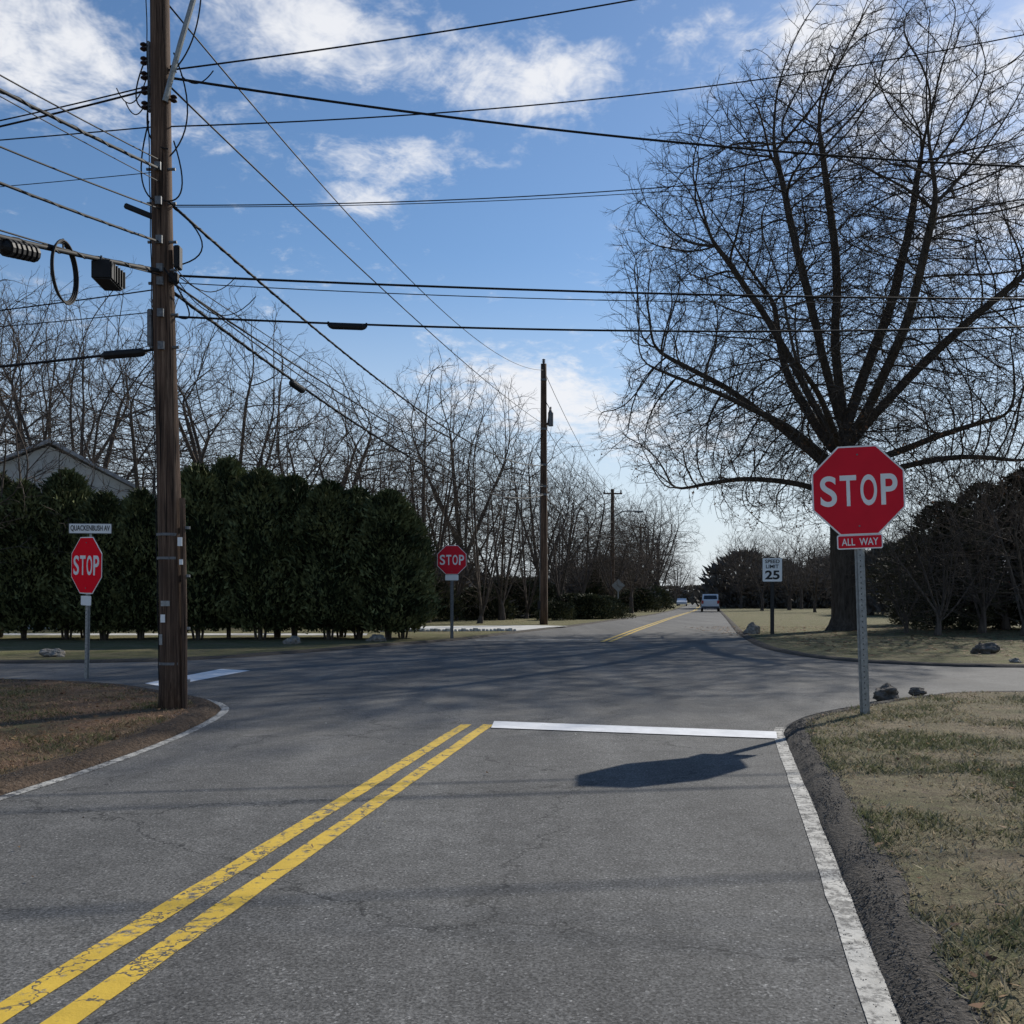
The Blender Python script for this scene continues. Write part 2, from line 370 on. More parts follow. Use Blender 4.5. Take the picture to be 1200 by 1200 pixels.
# ------------------------------------------------------------------ signs
def octo(w):
    a=w/2; b=a*math.tan(math.pi/8); return [(-b,-a),(b,-a),(a,-b),(a,b),(b,a),(-b,a),(-a,b),(-a,-b)]
def text(s,parent,w,h,loc,mat,name='lettering',bold=0.0):
    cu=bpy.data.curves.new(name,'FONT'); cu.body=s; cu.align_x='CENTER'; cu.align_y='CENTER'; cu.extrude=.003; cu.offset=bold
    o=bpy.data.objects.new(name,cu); S.collection.objects.link(o); bpy.context.view_layer.update()
    d=o.dimensions; sx=w/max(d.x,1e-3); sy=h/max(d.y,1e-3)
    dg=bpy.context.evaluated_depsgraph_get(); me=bpy.data.meshes.new_from_object(o.evaluated_get(dg))
    bpy.data.objects.remove(o)
    co=np.zeros(len(me.vertices)*3); me.vertices.foreach_get('co',co); co=co.reshape(-1,3)
    c=(co[:,:2].max(0)+co[:,:2].min(0))/2; co[:,0]=(co[:,0]-c[0])*sx; co[:,1]=(co[:,1]-c[1])*sy
    co2=np.stack([co[:,0],-co[:,2]*1.0,co[:,1]],1); me.vertices.foreach_set('co',co2.reshape(-1)); me.update()
    me.materials.clear(); me.materials.append(mat)
    ob=obj(name,me,loc); ob.parent=parent; return ob
def rrect(w,h,r=.03,n=4):
    o=[]
    for cx,cz,a0 in ((w/2-r,-h/2+r,-90),(w/2-r,h/2-r,0),(-w/2+r,h/2-r,90),(-w/2+r,-h/2+r,180)):
        for i in range(n+1):
            a=rad(a0+90*i/n); o.append((cx+r*math.cos(a),cz+r*math.sin(a)))
    return o
def upost(mb,h,w=.045,mat=None,holes=True):
    m=mat or M['steel']; t=.006
    mb.box((0,0,h/2),(w,t,h),m)
    for s in (-1,1):
        mb.box((s*(w/2-.002),.016,h/2),(t,.026,h),m); mb.box((s*(w/2+.012),.029,h/2),(.024,t,h),m)
    if holes:
        z=.12
        while z<h-.05:
            mb.box((0,-.0045,z),(.010,.004,.014),M['blacksign']); z+=.06
def stop_sign(loc,W,zc,rz,red,plaque=None,lean=0,post=None,extra=None,name='stop_sign'):
    e=empty(name,loc,rz); e.rotation_euler=(0,lean,rz)
    mb=MB(); upost(mb,zc+W*.42,.055,post); mb.build('post',e)
    mb=MB(); mb.prism(octo(W),-.014,-.010,M['whitesign'],Matrix.Translation((0,0,zc)))
    mb.prism(octo(W*.965),-.0175,-.0142,red,Matrix.Translation((0,0,zc)))
    mb.prism(octo(W),-.0098,-.0075,M['steeldull'],Matrix.Translation((0,0,zc)))
    for dz in (-.4,.4): mb.tube([(0,-.024,zc+dz*W),(0,-.017,zc+dz*W)],.010,8,M['steeldull'])
    mb.build('plate',e)
    lw=W*.178; xs=(-.322,-.108,.112,.332)
    for ch,x in zip('STOP',xs): text(ch,e,lw,W*.345,(x*W,-.0195,zc),M['whitesign'],bold=.016)
    if plaque:
        pz,pw,ph,t=plaque
        mb=MB(); mb.prism(rrect(pw,ph,.02),-.014,-.010,M['whitesign'],Matrix.Translation((0,0,pz)))
        mb.prism(rrect(pw-.025,ph-.025,.012),-.0165,-.0142,red if t!='' else M['whitesign'],Matrix.Translation((0,0,pz)))
        mb.build('plaque',e)
        if t: text(t,e,pw*.80,ph*.50,(0,-.018,pz),M['whitesign'],bold=.01)
    return e
stop_sign((3.82,10.6,ZG-.02),.965,2.44,rad(-8),M['redsign'],(1.885,.475,.155,'ALL  WAY'),rad(-1.9))
e=stop_sign((-6.78,15.6,ZG-.02),.90,1.80,rad(-37),M['redlit'],(1.24,.30,.15,''),rad(1.6))
eb=empty('street_name_sign',(-6.70,15.6,0),rad(6))
mb=MB(); mb.prism(rrect(.66,.165,.015),-.012,-.008,M['steeldull'],Matrix.Translation((0,0,2.42)))
mb.prism(rrect(.64,.145,.012),-.0145,-.0122,M['whitesign'],Matrix.Translation((0,0,2.42)))
mb.box((0,0,2.32),(.03,.02,.10),M['steel']); mb.build('blade',eb)
text('QUACKENBUSH AV',eb,.60,.10,(0,-.016,2.42),M['blacksign'],bold=.012)
stop_sign((-1.9,31,ZG-.02),.92,2.50,rad(3),M['redsign'],(1.94,.42,.17,''),0,M['steeldull'])
e=empty('speed_limit_sign',(9.23,34.8,ZG-.02),rad(-10))
mb=MB(); upost(mb,2.75,.09,M['blacksign'],False); mb.build('post',e)
mb=MB(); mb.prism(rrect(.70,.86,.05),-.014,-.010,M['blacksign'],Matrix.Translation((0,0,2.30)))
mb.prism(rrect(.67,.83,.04),-.0165,-.0142,M['whitesign'],Matrix.Translation((0,0,2.30))); mb.build('plate',e)
text('SPEED',e,.50,.13,(0,-.019,2.60),M['blacksign'],bold=.02); text('LIMIT',e,.44,.13,(0,-.019,2.42),M['blacksign'],bold=.02)
text('25',e,.50,.32,(0,-.019,2.12),M['blacksign'],bold=.03)
e=empty('diamond_warning_sign',(7.9,73,ZG),rad(0))
mb=MB(); upost(mb,2.6,.06,M['steel'],False); mb.prism([(0,1.75),(.5,2.25),(0,2.75),(-.5,2.25)],-.014,-.01,M['steel']); mb.build('plate_and_post',e)
# ------------------------------------------------------------------ utility poles
def insulator(mb,p,d,n=4,r=.05,l=.22):
    p=Vector(p); d=Vector(d).normalized()
    pts=[];rs=[]
    for i in range(n):
        a=l*i/n; b=l/n
        pts+= [p+d*a,p+d*(a+b*.35),p+d*(a+b*.6),p+d*(a+b*.95)]; rs+=[r*.35,r,r*.95,r*.35]
    mb.tube(pts,rs,10,M['porc'])
e=empty('utility_pole',(-3.89,11.24,0))
mb=MB(); top=9.6; pts=[];rs=[]
for i in range(25):
    z=top*i/24; pts.append((-.155*z/8.16-.0+.012*math.sin(z*.9),0,z)); rs.append(.142-.040*z/top+ (.02 if i==0 else 0))
mb.tube(pts,rs,18,M['wood']); mb.build('pole',e,True)
def px(z): return -.155*z/8.16
mb=MB()
mb.tube([(.160,-.06,0),(.155,-.06,1.2),(.132,-.06,2.45)],.032,10,M['wood'])
for z in (.35,.95,1.55,2.1): mb.tube([(.160,-.02,z),(.160,-.02,z+.03)],.05,10,M['steeldull'])
for z in (1.75,2.02,.55): mb.tube([(px(z),0,z),(px(z),0,z+.03)],.143,16,M['steeldull'])
mb.box((.13,-.130,1.95),(.05,.01,.10),M['whitesign']); mb.box((.14,-.12,1.72),(.04,.01,.06),M['whitesign'])
mb.box((-.03,-.145,1.25),(.10,.008,.06),M['steel']); mb.box((-.06,-.142,1.08),(.05,.008,.09),M['whitesign']); mb.box((-.09,-.122,.84),(.035,.008,.12),M['steel'])
mb.tube([(px(z)-.120+.004*math.sin(z*9),-.07,z) for z in np.linspace(.1,8.8,60)],.006,4,M['wire'])
mb.build('conduit_and_bands',e)
mb=MB()
for z in (6.95,7.12,7.29,7.46,7.62):
    mb.tube([(px(z)-.10,0,z),(px(z)-.19,-.01,z)],.012,6,M['steeldull']); insulator(mb,(px(z)-.18,-.01,z-.05),(0,0,1),2,.042,.10)
for z in (7.02,7.36):
    mb.tube([(px(z)+.10,0,z),(px(z)+.17,-.03,z)],.012,6,M['steeldull']); insulator(mb,(px(z)+.16,-.03,z-.05),(0,0,1),2,.04,.09)
mb.box((px(7.2)-.13,0,7.28),(.02,.05,.80),M['steeldull'])
mb.tube([(px(6.9)+.08,-.10,6.95),(.14,-.16,7.55),(.44,-.2,8.5)],.032,8,M['steel'])
mb.tube([(.40,-.16,8.4),(px(8.5),-.1,8.2)],.02,6,M['steeldull'])
mb.box((px(8.9),-.16,8.95),(2.3,.09,.11),M['wood'],Matrix.Rotation(rad(12),4,'Z'))
for x in (-.95,-.45,.5,1.0): insulator(mb,(px(8.9)+x,-.18,9.0),(0,0,1),3,.055,.2)
for z in (6.2,5.81,5.37,5.05,4.9,4.54,4.17):
    mb.tube([(px(z)-.16,-.05,z),(px(z)+.17,-.05,z)],.018,6,M['steeldull']); mb.box((px(z),-.13,z),(.07,.05,.09),M['steeldull'])
mb.box((px(5.2)+.17,-.02,5.2),(.07,.12,.26),M['black'],None,.01)
mb.box((px(4.3)-.16,-.02,4.4),(.06,.08,.42),M['steeldull'],None,.01)
mb.box((px(4.95)+.14,-.08,4.95),(.10,.08,.12),M['black'],None,.01); mb.box((px(5.75)-.25,-.05,5.72),(.36,.05,.06),M['black'],Matrix.Rotation(rad(22),4,'Y'),.01)
def loop(a,b,drop,r=.009,side=(0,0,0)):
    a=Vector(a);b=Vector(b);sd=Vector(side)
    mb.tube([a.lerp(b,t)+Vector((0,0,-drop*4*t*(1-t)))+sd*(4*t*(1-t)) for t in np.linspace(0,1,13)],r,5,M['wire'])
loop((-.30,0,7.5),(-.25,0,6.9),.15,side=(-.14,0,0)); loop((-.25,0,7.1),(.0,-.12,6.4),.15,side=(-.12,0,0)); loop((.05,-.1,7.5),(.02,-.15,6.3),.1,side=(.18,0,0))
loop((.05,-.1,6.5),(-.05,-.15,5.8),.2,side=(.15,0,0)); loop((-.25,-.05,6.75),(-.15,-.13,5.8),.15,side=(-.12,0,0))
loop((.40,-.2,8.3),(.05,-.1,7.3),.1,side=(.08,0,0)); loop((0,-.13,5.8),(.15,-.1,5.1),.1,side=(.3,0,0)); loop((-.05,-.13,5.05),(.1,-.1,4.5),.2,side=(.2,0,0))
loop((-.3,0,7.25),(-.6,-.1,7.1),.22,.007); loop((-.3,0,7.0),(-.5,-.1,6.95),.15,.007); loop((.1,0,7.3),(.5,-.1,7.3),.12,.007); loop((.05,-.14,5.0),(.8,.6,4.95),.35,.006); loop((.05,-.14,5.1),(.5,.8,5.25),.25,.006)
mb.build('hardware',e)
def pole(loc,h,r0,r1,extras):
    e=empty('utility_pole',loc); mb=MB(); mb.tube([(0,0,z) for z in np.linspace(0,h,12)],list(np.linspace(r0,r1,12)),12,M['wood']); mb.build('pole',e,True)
    mb=MB(); extras(mb); mb.build('hardware',e)
def ex2(mb):
    insulator(mb,(0,0,12.75),(0,0,1),3,.09,.3)
    mb.box((.16,-.1,9.85),(.35,.08,.1),M['wood'])
    mb.tube([(.34,-.05,9.75),(.34,-.05,10.4)],.13,12,M['steeldull']); mb.tube([(.34,-.05,10.4),(.34,-.05,10.5)],[.13,.07],12,M['steeldull'])
    insulator(mb,(.34,-.05,10.5),(0,0,1),3,.05,.2)
    for z in (12.0,9.6,7.85,6.8,6.4): mb.box((0,-.14,z),(.3,.12,.1),M['steeldull'])
    mb.tube([(-.16,-.03,0),(-.16,-.03,7)],.04,6,M['steeldull']); mb.box((-.22,-.05,1.0),(.16,.12,.4),M['black'])
    mb.tube([(.05,-.16,11),(.28,-.16,10.6),(.15,-.16,9.6)],.02,5,M['wire']); mb.tube([(-.05,-.16,9.4),(-.4,-.16,8.6),(-.05,-.16,7.9)],.02,5,M['wire'])
pole((1.55,48,0),12.8,.20,.14,ex2)
def ex3(mb):
    mb.box((0,-.15,10.2),(1.6,.1,.12),M['wood']); 
    for x in (-.7,.7): insulator(mb,(x,-.15,10.25),(0,0,1),3,.08,.25)
    mb.tube([(0,-.1,8.2),(.8,-.2,8.7),(1.9,-.3,8.7)],.05,6,M['steel']); mb.box((2.2,-.3,8.66),(.7,.3,.14),M['steeldull'],None,.03)
pole((8.5,83,0),10.6,.2,.14,ex3); pole((16.0,122,0),10.6,.2,.14,ex3); pole((24,162,0),10.6,.2,.14,ex3)
def exs(mb): mb.box((0,0,7),(.3,.3,.15),M['steeldull']); mb.box((0,0,12),(.3,.3,.15),M['steeldull'])
def exl(mb): mb.box((0,0,7),(.3,.3,.15),M['steeldull']); mb.box((0,0,5),(.3,.3,.15),M['steeldull'])
pole((20,17,0),14.8,.2,.14,exs); pole((-9.8,-25.8,0),9.6,.17,.12,exl); pole((-23.9,14.24,0),9.6,.17,.12,exl)
# ------------------------------------------------------------------ wires
P1=(-3.98,11.24)
def wire(A,B,ctrl,r,name='overhead_wire',t0=0,t1=1,n=48,twist=False):
    (ta,za),(tb,zb),(tc,zc)=ctrl
    def f(t):
        z=za*(t-tb)*(t-tc)/((ta-tb)*(ta-tc))+zb*(t-ta)*(t-tc)/((tb-ta)*(tb-tc))+zc*(t-ta)*(t-tb)/((tc-ta)*(tc-tb))
        return Vector((A[0]+(B[0]-A[0])*t,A[1]+(B[1]-A[1])*t,z))
    mb=MB(); mb.tube([f(t) for t in np.linspace(t0,t1,n)],r,6,M['wire'])
    if twist:
        pts=[]
        for t in np.linspace(t0,t1,700):
            a=t*2*math.pi*90; pts.append(f(t)+Vector((math.cos(a)*r*.9,0,math.sin(a)*r*.9)))
        mb.tube(pts,r*.45,4,M['wire'])
    mb.build(name,smooth=True); return f
PR=(20,17);P2=(1.55,48);P0=(-9.8,-25.8);PL=(-23.9,14.24)
q=.181;w=.467
wire(P1,PR,[(0,7.28),(q,7.195),(w,7.44)],.016)
wire(P1,PR,[(0,5.01),(q,5.166),(w,5.56)],.014)
wire(P1,PR,[(0,4.93),(q,5.06),(w,5.54)],.006)
fk=wire(P1,PR,[(0,4.54),(q,4.675),(w,5.163)],.013)
wire(P1,PR,[(0,5.81),(q,6.35),(w,7.74)],.007); wire(P1,PR,[(0,5.79),(q,6.31),(w,7.60)],.005)
wire(P1,PR,[(0,6.71),(q,7.49),(w,9.3)],.009)
wire(P1,PR,[(0,7.35),(.103,8.04),(.229,8.96)],.011)
wire(P1,P2,[(0,7.23),(.315,7.80),(1,9.85)],.012)
wire(P1,P2,[(0,8.16),(.338,8.66),(1,12.5)],.010)
wire(P1,P2,[(0,5.89),(.2216,5.72),(1,7.85)],.018,twist=True)
fd=wire(P1,P2,[(0,4.89),(.338,4.53),(1,6.4)],.020,twist=True)
wire(P1,P2,[(0,4.98),(.274,5.0),(1,6.8)],.014); wire(P1,P2,[(0,5.1),(.274,5.22),(1,6.9)],.007); wire(P1,P2,[(0,5.0),(.3,4.72),(1,6.45)],.010)
P3=(8.5,83);P4=(16,122);P5=(24,162)
for a,zz,r in ((12.5,10.3,.014),(9.85,9.4,.014),(7.85,7.8,.02),(6.8,6.6,.02),(6.4,6.2,.024)):
    wire(P2,P3,[(0,a),(.5,(a+zz)/2-.7),(1,zz)],r); wire(P3,P4,[(0,zz),(.5,zz-.7),(1,zz)],r+.006); wire(P4,P5,[(0,zz),(.5,zz-.7),(1,zz)],r+.01)
t=.078
wire(P1,P0,[(0,6.2),(t,5.67),(1,6.2)],.018,twist=True)
wire(P1,P0,[(0,6.3),(t,5.80),(1,6.3)],.008); wire(P1,P0,[(0,6.05),(t,5.62),(1,6.1)],.006)
wire(P1,P0,[(0,5.37),(t,4.87),(1,5.37)],.014,twist=True)
fl=wire(P1,P0,[(0,5.05),(t,4.40),(1,5.05)],.024,twist=True)
wire(P1,P0,[(0,5.0),(t,4.46),(1,5.0)],.008); wire(P1,P0,[(0,5.75),(t,5.18),(1,5.75)],.009)
t=.1065
wire(P1,PL,[(0,4.17),(t,4.03),(1,4.2)],.016)
wire(P1,PL,[(0,4.86),(t,4.69),(1,4.9)],.008); wire(P1,PL,[(0,7.18),(t,6.85),(1,7.2)],.013); wire(P1,PL,[(0,7.22),(t,6.92),(1,7.3)],.009)
wire(P1,PL,[(0,6.72),(t,6.70),(1,7.4)],.008); wire(P1,PL,[(0,6.2),(t,6.15),(1,6.9)],.005); wire(P1,PL,[(0,4.6),(t,4.5),(1,4.7)],.006)
def splice(f,t,ln,r,ribs=0,dz=-.03,name='cable_splice_case'):
    p=f(t); d=(f(t+.002)-f(t-.002)).normalized(); a=p-d*ln/2+Vector((0,0,dz)); b=p+d*ln/2+Vector((0,0,dz))
    mb=MB(); mb.tube([a.lerp(b,x) for x in (0,.06,.12,.5,.88,.94,1)],[r*.35,r*.8,r,r,r,r*.8,r*.35],12,M['black'])
    for i in range(ribs):
        c=a.lerp(b,.15+.7*i/max(1,ribs-1)); mb.tube([c-d*.018,c+d*.018],r*1.22,12,M['black'])
    mb.tube([a+Vector((0,0,-dz+.02)),a],.012,5,M['wire']); mb.tube([b+Vector((0,0,-dz+.02)),b],.012,5,M['wire'])
    mb.build(name)
splice(fd,.112,.55,.055,0,-.05); splice(fk,.084,.45,.04,0,-.03); splice(fl,.068,.5,.065,6,-.08)
p=fl(.031); mb=MB(); mb.box(p+Vector((0,0,-.15)),(.20,.42,.20),M['black'],Matrix.Rotation(rad(6),4,'Z'),.015)
for k in range(6): mb.box(p+Vector((.108,-.16+.065*k,-.15)),(.02,.015,.17),M['black'])
for s in (-.15,.15): mb.tube([p+Vector((0,s,0)),p+Vector((0,s,-.08))],.012,5,M['steeldull'])
mb.build('cable_amplifier_box')
p=fl(.051); mb=MB()
for k in range(3):
    r0=.27+.012*k; mb.tube([p+Vector((.012*k,r0*math.sin(a)*.9,-.20+r0*math.cos(a))) for a in np.linspace(0,2*math.pi,40)],.010,6,M['wire'])
mb.tube([p,p+Vector((0,0,.12))],.01,5,M['wire']); mb.build('cable_coil')
def wpt(t): return Vector((P1[0]+(PL[0]-P1[0])*t,P1[1]+(PL[1]-P1[1])*t,4.17-.14*t/.1065))
p=wpt(.025); mb=MB(); mb.tube([p+Vector((-.27,.04,-.02)),p+Vector((-.22,.03,-.02)),p+Vector((.22,-.03,0)),p+Vector((.27,-.04,0))],[.02,.05,.05,.02],10,M['black']); mb.build('cable_splice_case')
# ------------------------------------------------------------------ trees
def sc_tree(name,seed,guides,ell,nat,step,kill,rtip,rroot,mat,twigs=2,twl=.7,infl=6,maxit=90,pexp=2.3,leafz=None,top_up=.12,shell=2.2,cap=30000,wob=.13,subt=2,twmax=3.2,smooth=3):
    r=np.random.default_rng(seed)
    pos=[];par=[]
    for gl in guides:
        gl=[np.array(p,float) for p in gl]
        if not pos: pos.append(gl[0]);par.append(-1);cur=0
        else:
            A=np.array(pos); cur=int(np.argmin(((A-gl[0])**2).sum(1)))
        pts=[pos[cur]]+gl[1:]
        v=[Vector(p) for p in pts]; n=len(v)
        for i in range(n-1):
            p0=v[max(i-1,0)];p1=v[i];p2=v[i+1];p3=v[min(i+2,n-1)]
            m=max(1,int((p2-p1).length/step))
            for j in range(1,m+1):
                t=j/m; q_=.5*((2*p1)+(p2-p0)*t+(2*p0-5*p1+4*p2-p3)*t*t+(3*p1-p0-3*p2+p3)*t**3)
                q_=np.array(q_)+r.normal(0,step*.12,3)*(1 if q_[2]>2 else .2)
                pos.append(q_);par.append(cur);cur=len(pos)-1
    pos=np.array(pos);par=list(par); cnt=np.zeros(200000,int)
    for p_ in par[1:]: cnt[p_]+=1
    At=[]
    for (c,rr,wgt) in ell:
        n=int(nat*wgt); d=r.normal(size=(n,3)); d/=np.linalg.norm(d,axis=1)[:,None]
        lump=1+.10*np.sin(d[:,:1]*5+seed)*np.cos(d[:,2:3]*4)+.08*np.sin(d[:,1:2]*9+d[:,2:3]*7+seed)
        At.append(np.array(c)+d*(r.random(n)**(1/shell))[:,None]*np.array(rr)*lump)
    At=np.concatenate(At)
    D=np.full(len(At),1e9);I=np.zeros(len(At),int)
    def upd(new,base):
        nonlocal D,I
        for s in range(0,len(new),300):
            blk=new[s:s+300]; dd=(At**2).sum(1)[:,None]+(blk**2).sum(1)[None]-2*At@blk.T; m=dd.argmin(1); v=dd[np.arange(len(At)),m]
            k=v<D; D[k]=v[k]; I[k]=m[k]+base+s
    upd(pos,0); dirs=np.zeros_like(pos)
    for i in range(1,len(pos)): dirs[i]=pos[i]-pos[par[i]]
    dirs[0]=(0,0,1); dirs/=np.linalg.norm(dirs,axis=1)[:,None]+1e-9
    for it in range(maxit):
        if len(At)==0: break
        act=(D<infl*infl)&(cnt[I]<4)
        if not act.any(): break
        acc=np.zeros((len(pos),3)); dv=At[act]-pos[I[act]]; dv/=np.linalg.norm(dv,axis=1)[:,None]+1e-9
        np.add.at(acc,I[act],dv); idx=np.unique(I[act]); cnt[idx]+=1
        d=acc[idx]; d/=np.linalg.norm(d,axis=1)[:,None]+1e-9
        d=d+.55*dirs[idx]+r.normal(0,wob,d.shape)+np.array([0,0,top_up]); d/=np.linalg.norm(d,axis=1)[:,None]
        new=pos[idx]+d*step; base=len(pos); pos=np.concatenate([pos,new]); dirs=np.concatenate([dirs,d]); par+=list(idx)
        upd(new,base); k=D>kill*kill; At=At[k];D=D[k];I=I[k]
        if len(pos)>cap: break
    n=len(pos); ch=[[] for _ in range(n)]
    for i in range(1,n): ch[par[i]].append(i)
    R=np.zeros(n)
    for i in range(n-1,-1,-1):
        R[i]=rtip if not ch[i] else (sum(R[c]**pexp for c in ch[i]))**(1/pexp)
    pa_=np.array(par); mc=np.array([max(c,key=lambda x:R[x]) if c else -1 for c in ch]); sel=(pa_>=0)&(mc>=0)
    for _ in range(smooth):
        npz=pos.copy(); npz[sel]=.4*pos[sel]+.3*(pos[pa_[sel]]+pos[mc[sel]]); pos=npz
    k=R/R[0]; R=R*(1+(rroot/R[0]-1)*k)
    mb=MB()
    starts=[(0,None)]
    while starts:
        s,p=starts.pop(); chain=[s]; c=s
        while ch[c]:
            cs=sorted(ch[c],key=lambda x:-R[x]); 
            for o in cs[1:]: starts.append((o,c))
            c=cs[0]; chain.append(c)
        pts=[tuple(pos[a]) for a in chain];rs=[float(R[a]) for a in chain]
        if p is not None: pts=[tuple(pos[p])]+pts; rs=[rs[0]]+rs
        if len(pts)<2: continue
        if p is None:
            rs[0]*=1.5
            if len(rs)>2: rs[1]*=1.18
        rr=rs[0]; kk=12 if rr>.2 else 7 if rr>.07 else 4 if rr>.03 else 3
        mb.tube(pts,rs,kk,mat,False)
    rn=random.Random(seed); leaves=[]
    for i in range(n):
        if R[i]>rtip*twmax or pos[i][2]<1.0: continue
        m=twigs if not ch[i] else (1 if rn.random()<.55 else 0)
        d0=Vector(dirs[i])
        for _ in range(m):
            d=(d0+Vector((rn.gauss(0,.55),rn.gauss(0,.55),rn.gauss(.1,.45)))).normalized(); ln=twl*rn.uniform(.5,1.2); p0=Vector(pos[i])
            p1=p0+d*ln*.5; d2=(d+Vector((rn.gauss(0,.3),rn.gauss(0,.3),rn.gauss(.12,.3)))).normalized(); p2=p1+d2*ln*.5
            mb.tube([p0,p1,p2],[rtip*.75,rtip*.55,rtip*.3],3,mat,False)
            for _k in range(subt):
                d3=(d+Vector((rn.gauss(0,.7),rn.gauss(0,.7),rn.gauss(.1,.5)))).normalized(); q1=p0.lerp(p1,rn.uniform(.3,1)) if _k else p1
                mb.tube([q1,q1+d3*ln*.45],[rtip*.5,rtip*.28],3,mat,False)
            if leafz and p2.z<leafz[0] and rn.random()<leafz[1]: leaves.append(p2)
    ob=mb.build(name,smooth=True); print(name,seed,'nodes',n,'faces',len(mb.F))
    return ob,leaves
T0=time.time()
oakroot=empty('oak_tree',(13.25,39,ZG-.05))
G=[[(0,0,0),(0.02,0,2.5),(-.1,0,5.5),(-.05,0,8.0)],
 [(-.05,0,8),(-.3,.3,11),(-.2,.6,15),(-.9,.4,20)],
 [(-.1,0,6.8),(-1.6,-.6,9.2),(-3.4,-1.2,12),(-5.6,-1.5,15)],
 [(-.05,0,7.7),(-1.1,-.8,10.6),(-2.2,-1.4,14),(-3.2,-1.2,19)],
 [(-.05,0,7.9),(1.0,.6,10.5),(2.4,1,14),(3.5,1,19.4)],
 [(-.05,0,7.2),(1.6,-.8,9.3),(3.9,-1.4,11.6),(7.0,-1.2,14.2)],
 [(-.1,0,6.4),(-1.8,-1.4,7.2),(-4.6,-2.6,8.5),(-8.8,-3.2,10.0)],
 [(-.1,0,6.0),(-2.2,.6,8.0),(-4.4,1.0,9.8),(-7.6,1.2,11.6)],
 [(-.1,0,5.2),(-1.6,1.0,6.0),(-3.8,1.8,6.3),(-6.6,2.4,5.8)],
 [(-.1,0,5.9),(1.7,1.2,7.0),(4,1.6,7.9),(7.3,1.4,8.9)],
 [(-.1,0,5.6),(1.5,-1.2,6.3),(3.4,-2.6,6.6),(5.5,-3.6,6.2)],
 [(-.05,0,7.0),(.3,-2,8.8),(.8,-4.2,11.2),(1.2,-5.6,15)],
 [(-.05,0,6.6),(-.6,2,8.6),(-1.2,4.2,11.4),(-1.4,5.6,15)],
 [(-.1,0,6.2),(-.8,-1.8,7.0),(-2.2,-4.2,8.2),(-3.8,-6.2,9.4)]]
ell=[((0.4,0,14.4),(9.5,8.4,9.0),.72),((-.6,0,8.2),(9.1,7.8,4.1),.28)]
ob,lv=sc_tree('branches',11,G,ell,25000,.32,.38,.0110,.56,M['bark'],twigs=2,twl=.85,infl=6,maxit=85,leafz=(10,.09),pexp=2.32,cap=48000,subt=3,wob=.14)
ob.parent=oakroot
def leafclump(name,pts,seed,n,size,spread,cols,parent=None):
    r=np.random.default_rng(seed); P=np.repeat(np.array([tuple(p) for p in pts]),n,0); m=len(P); P=P+r.normal(0,spread,(m,3))
    a=r.normal(size=(m,3)); a/=np.linalg.norm(a,axis=1)[:,None]; b=np.cross(a,r.normal(size=(m,3))); b/=np.linalg.norm(b,axis=1)[:,None]
    s=r.uniform(size[0],size[1],(m,1)); V=np.stack([P-a*s,P-b*s*.5,P+a*s,P+b*s*.5],1)
    col=np.array(cols)[r.integers(0,len(cols),m)]*r.uniform(.6,1.3,(m,1))
    return obj(name,fast_tris(name,V,col,M['deadleaf'],4),parent=parent)
lv=[p for p in lv if p.z<7.5 or random.random()<.25]
if lv: leafclump('withered_leaves',lv,3,6,(.045,.08),.22,((.14,.075,.045),(.19,.12,.07),(.09,.06,.04)),oakroot)
print('oak',time.time()-T0)
def variant(seed,h,rx,fork,stems,nat,rroot,twl=.8,rtip=.012,twigs=2,subt=2,step=.42,kill=.62,low=None,up=.25,spread=(.15,.75)):
    rn=random.Random(seed); G=[[(0,0,0),(rn.uniform(-.2,.2),0,fork*.6),(rn.uniform(-.3,.3),0,fork)]]
    f=G[0][-1]
    for i in range(stems):
        a=i*6.283/stems+rn.uniform(-.5,.5); s=rn.uniform(*spread)*rx; st=fork*rn.uniform(.55,1)
        G.append([(f[0],f[1],st),(f[0]+math.cos(a)*s*.35,math.sin(a)*s*.35,st+(h-fork)*.22),(f[0]+math.cos(a)*s*.85,math.sin(a)*s*.85,st+(h-fork)*rn.uniform(.45,.75))])
    lo=low if low is not None else fork*.7
    ell=[((rn.uniform(-.4,.4),0,(h+lo)/2),(rx,rx,(h-lo)/2),.75),((rx*.45*rn.choice((-1,1)),rx*.2,lo+(h-lo)*.42),(rx*.75,rx*.7,(h-lo)*.33),.25)]
    ob,_=sc_tree('bare_tree',seed,G,ell,nat,step,kill,rtip,rroot,M['barkg'],twigs=twigs,twl=twl,infl=5,maxit=60,top_up=up,subt=subt,wob=.18,pexp=2.2,smooth=3)
    me=ob.data; bpy.data.objects.remove(ob); return me
V1=variant(21,16,6.2,4.2,6,3200,.28,spread=(.3,.95)); V2=variant(22,15,5.2,3.2,5,2800,.25,spread=(.25,.9)); V3=variant(23,17,7.0,4.4,7,3600,.32,spread=(.35,1.0))
V4=variant(24,14,2.8,.7,7,1800,.17,.9,up=.45,spread=(.2,.9)); V6=variant(26,13,3.6,1.6,6,1900,.19,.9,up=.4,spread=(.2,1.0)); V5=variant(25,7,3.2,.8,8,1600,.12,.6,.010,low=.6,step=.3,kill=.5)
F1=variant(31,15,5.6,4,5,560,.24,1.2,.020,1,1,.6,1.1); F2=variant(32,14,4.8,3,5,520,.2,1.2,.020,1,1,.6,1.1); F3=variant(33,16,6.2,4,6,600,.26,1.3,.020,1,1,.6,1.1)
rn=random.Random(5)
def bt(me,x,y,s=1,sz=None): return obj('bare_tree',me,(x,y,ZG-.1),rn.uniform(0,6.28),(s,s,sz or s*rn.uniform(.85,1.12)))
def at(u,d): return (u-600)/1150*d
